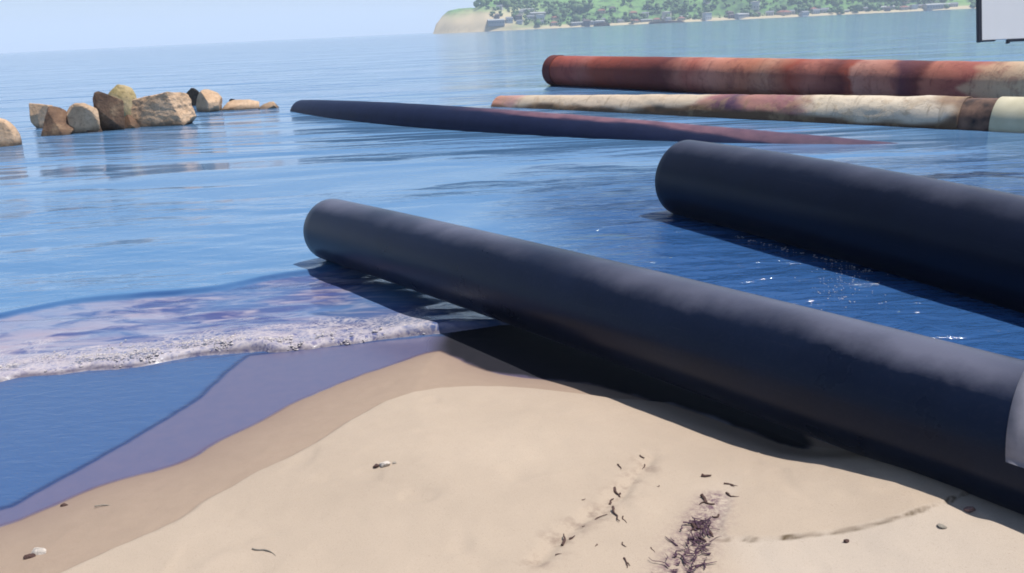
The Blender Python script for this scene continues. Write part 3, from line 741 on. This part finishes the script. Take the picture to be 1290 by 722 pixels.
# ------------------------------------------------------------------ small things on the sand
shell_m = rock_mat('pale_stone', (0.50, 0.44, 0.38), (0.60, 0.54, 0.48), (0.66, 0.60, 0.55))
grey_m = rock_mat('grey_stone', (0.20, 0.18, 0.15), (0.28, 0.25, 0.21), (0.34, 0.30, 0.26))
wood_m = rock_mat('dark_driftwood', (0.045, 0.024, 0.022), (0.085, 0.045, 0.038), (0.15, 0.085, 0.07))
weed_m = rock_mat('purple_seaweed', (0.04, 0.016, 0.032), (0.075, 0.034, 0.06), (0.16, 0.09, 0.13))
kd = 2.9/FPX
def pebble(px, py, wpx, mat, label, seed, asp=0.7, hgt=0.5, name='pebble', rz=0.0, cat='pebble', group=None):
    p = ground(px, py); w = wpx*p.y*1.1/FPX/2
    o = link(name, rock_mesh(name, (w*1.25, w*asp*1.25, w*hgt*1.25), seed, sub=3), mat, smooth=False)
    o.location = p + Vector((0, 0, w*hgt*0.35)); o.rotation_euler = (0, 0, rz)
    return tag(o, label, cat, group)
pebble(484, 587, 15, shell_m, 'small whitish pebble alone on the smooth dry sand', 41, .7, .55)
pebble(474, 588, 9, wood_m, 'dark chip touching the small whitish pebble', 42, .8, .7, 'wood_chip', .4, 'wood chip')
pebble(497, 584, 6, grey_m, 'tiny grey pebble just right of the whitish pebble', 43)
pebble(50, 696, 22, shell_m, 'pale pebble near the bottom left corner of the beach', 44, .6, .5)
pebble(38, 702, 13, wood_m, 'dark chip beside the pale pebble at bottom left', 45, .7, .6, 'wood_chip', .2, 'wood chip')
pebble(82, 637, 9, wood_m, 'single dark chip on the damp sand near the wet edge', 46, .6, .5, 'wood_chip', .3, 'wood chip')
pebble(1066, 683, 9, wood_m, 'dark chip on the lip of the low sand shelf', 47, .5, .6, 'wood_chip', 0, 'wood chip')
pebble(1222, 643, 17, rock_mat('purple_brown_stone', (.16, .09, .09), (.24, .15, .14), (.3, .2, .18)), 'purplish brown stone under the edge of the black pipe', 48, .7, .6)
pebble(1186, 664, 12, grey_m, 'grey brown pebble on the sand shelf near the pipe shadow', 49, .8, .4)

def twig_mesh(name, L, r0, seed, bend=0.25, fork=True):
    r = random.Random(seed); Vv, Ff = [], []
    def strand(p, ang, L, r0, n=9, k=6):
        base = len(Vv); q = Vector(p); a = ang
        for i in range(n):
            rr = r0*(1 - 0.65*i/(n-1))*r.uniform(.8, 1.2)
            sdv = Vector((-math.sin(a), math.cos(a), 0))
            for j in range(k):
                t = 2*math.pi*j/k; Vv.append(q + sdv*math.cos(t)*rr + Vector((0, 0, math.sin(t)*rr)))
            if i: 
                for j in range(k):
                    Ff.append((base+(i-1)*k+j, base+(i-1)*k+(j+1)%k, base+i*k+(j+1)%k, base+i*k+j))
            a += r.gauss(0, bend); q = q + Vector((math.cos(a), math.sin(a), r.gauss(0, .05)))*(L/(n-1))
            if fork and i == n//2: strand(q, a + r.choice((-.8, .8)), L*.4, r0*.6, 6, 6) if False else None
        for end in (0, n-1):
            c = len(Vv); Vv.append(sum((Vv[base+end*k+j] for j in range(k)), Vector())/k)
            for j in range(k): Ff.append((base+end*k+j, base+end*k+(j+1)%k, c, c))
        return base
    strand((-L/2, 0, 0), 0, L, r0)
    if fork: strand((r.uniform(-.1, .15)*L, 0, 0), r.choice((-.7, .7)), L*.4, r0*.6, 6)
    me = bpy.data.meshes.new(name)
    me.from_pydata([tuple(v) for v in Vv], [], [tuple(dict.fromkeys(f)) for f in Ff]); me.update(); return me
def twig(x0, y0, x1, y1, thick, mat, label, seed, fork=False, cat='twig', name='twig', bend=.2):
    a = ground(x0, y0); b = ground(x1, y1); c = (a + b)/2; d = b - a
    o = link(name, twig_mesh(name, d.length, thick*c.y/FPX/2, seed, bend, fork), mat)
    c.z = gz(c.x, c.y) + thick*c.y/FPX*0.3; o.location = c; o.rotation_euler = (0, 0, math.atan2(d.y, d.x))
    return tag(o, label, cat)
G = 'wood scraps strewn on the sand track'
scraps = [(806, 574, 814, 578, 4, 0), (778, 586, 784, 592, 3, 0), (812, 586, 818, 592, 2.5, 0), (774, 614, 786, 626, 7, 1), (768, 636, 776, 630, 5, 0), (772, 642, 792, 658, 5, 1), (746, 658, 760, 648, 4, 0), (734, 664, 742, 656, 3, 0), (708, 688, 722, 676, 7, 1), (752, 686, 758, 688, 3, 0), (784, 684, 790, 690, 3, 0), (786, 704, 794, 716, 4, 1), (884, 600, 896, 603, 7, 0), (912, 610, 930, 613, 3.5, 1), (915, 622, 921, 631, 5, 0), (884, 626, 896, 640, 7, 1), (905, 650, 911, 655, 5, 0), (872, 662, 880, 672, 8, 1), (893, 672, 902, 676, 7, 0), (733, 630, 738, 632, 2, 0), (700, 700, 706, 696, 3, 0), (830, 612, 834, 614, 2, 0), (820, 690, 826, 696, 2.5, 0), (880, 678, 890, 684, 6, 0)]
for i, sc in enumerate(scraps):
    o = twig(*sc[:4], sc[4]*0.75, wood_m, 'small dark wood scrap strewn along the rutted sand', 100 + i, bool(sc[5]), 'wood scrap', 'wood_scrap', 0.35)
    o['group'] = G
twig(318, 692, 346, 704, 2.4, grey_m, 'thin pale brown twig at the bottom of the dry sand', 140)
twig(120, 640, 148, 636, 2.2, grey_m, 'thin twig lying on the damp sand by the lone dark chip', 141)
# dark seaweed lying at the bottom edge
heap = bpy.data.objects.new('seaweed_heap', None); COL.objects.link(heap)
hp = ground(872, 705); heap.location = hp
tag(heap, 'dark purple heap of seaweed strands at the bottom edge of the sand', 'seaweed')
for i in range(90):
    py = random.uniform(655, 745); px = random.gauss(868, 8 + max(0, py - 660)*0.13); px += (700 - py)*0.42
    p = ground(px, py); L = random.uniform(.02, .085)
    me = twig_mesh('strand', L, random.uniform(.0012, .0042), 300 + i, random.uniform(.15, .45), random.random() < .5)
    o = link('strand', me, weed_m, heap); o.location = p - hp + Vector((0, 0, random.uniform(0.002, .012))); o.rotation_euler = (0, 0, random.gauss(1.2, .8)); o.scale = (1, 1, 0.5)
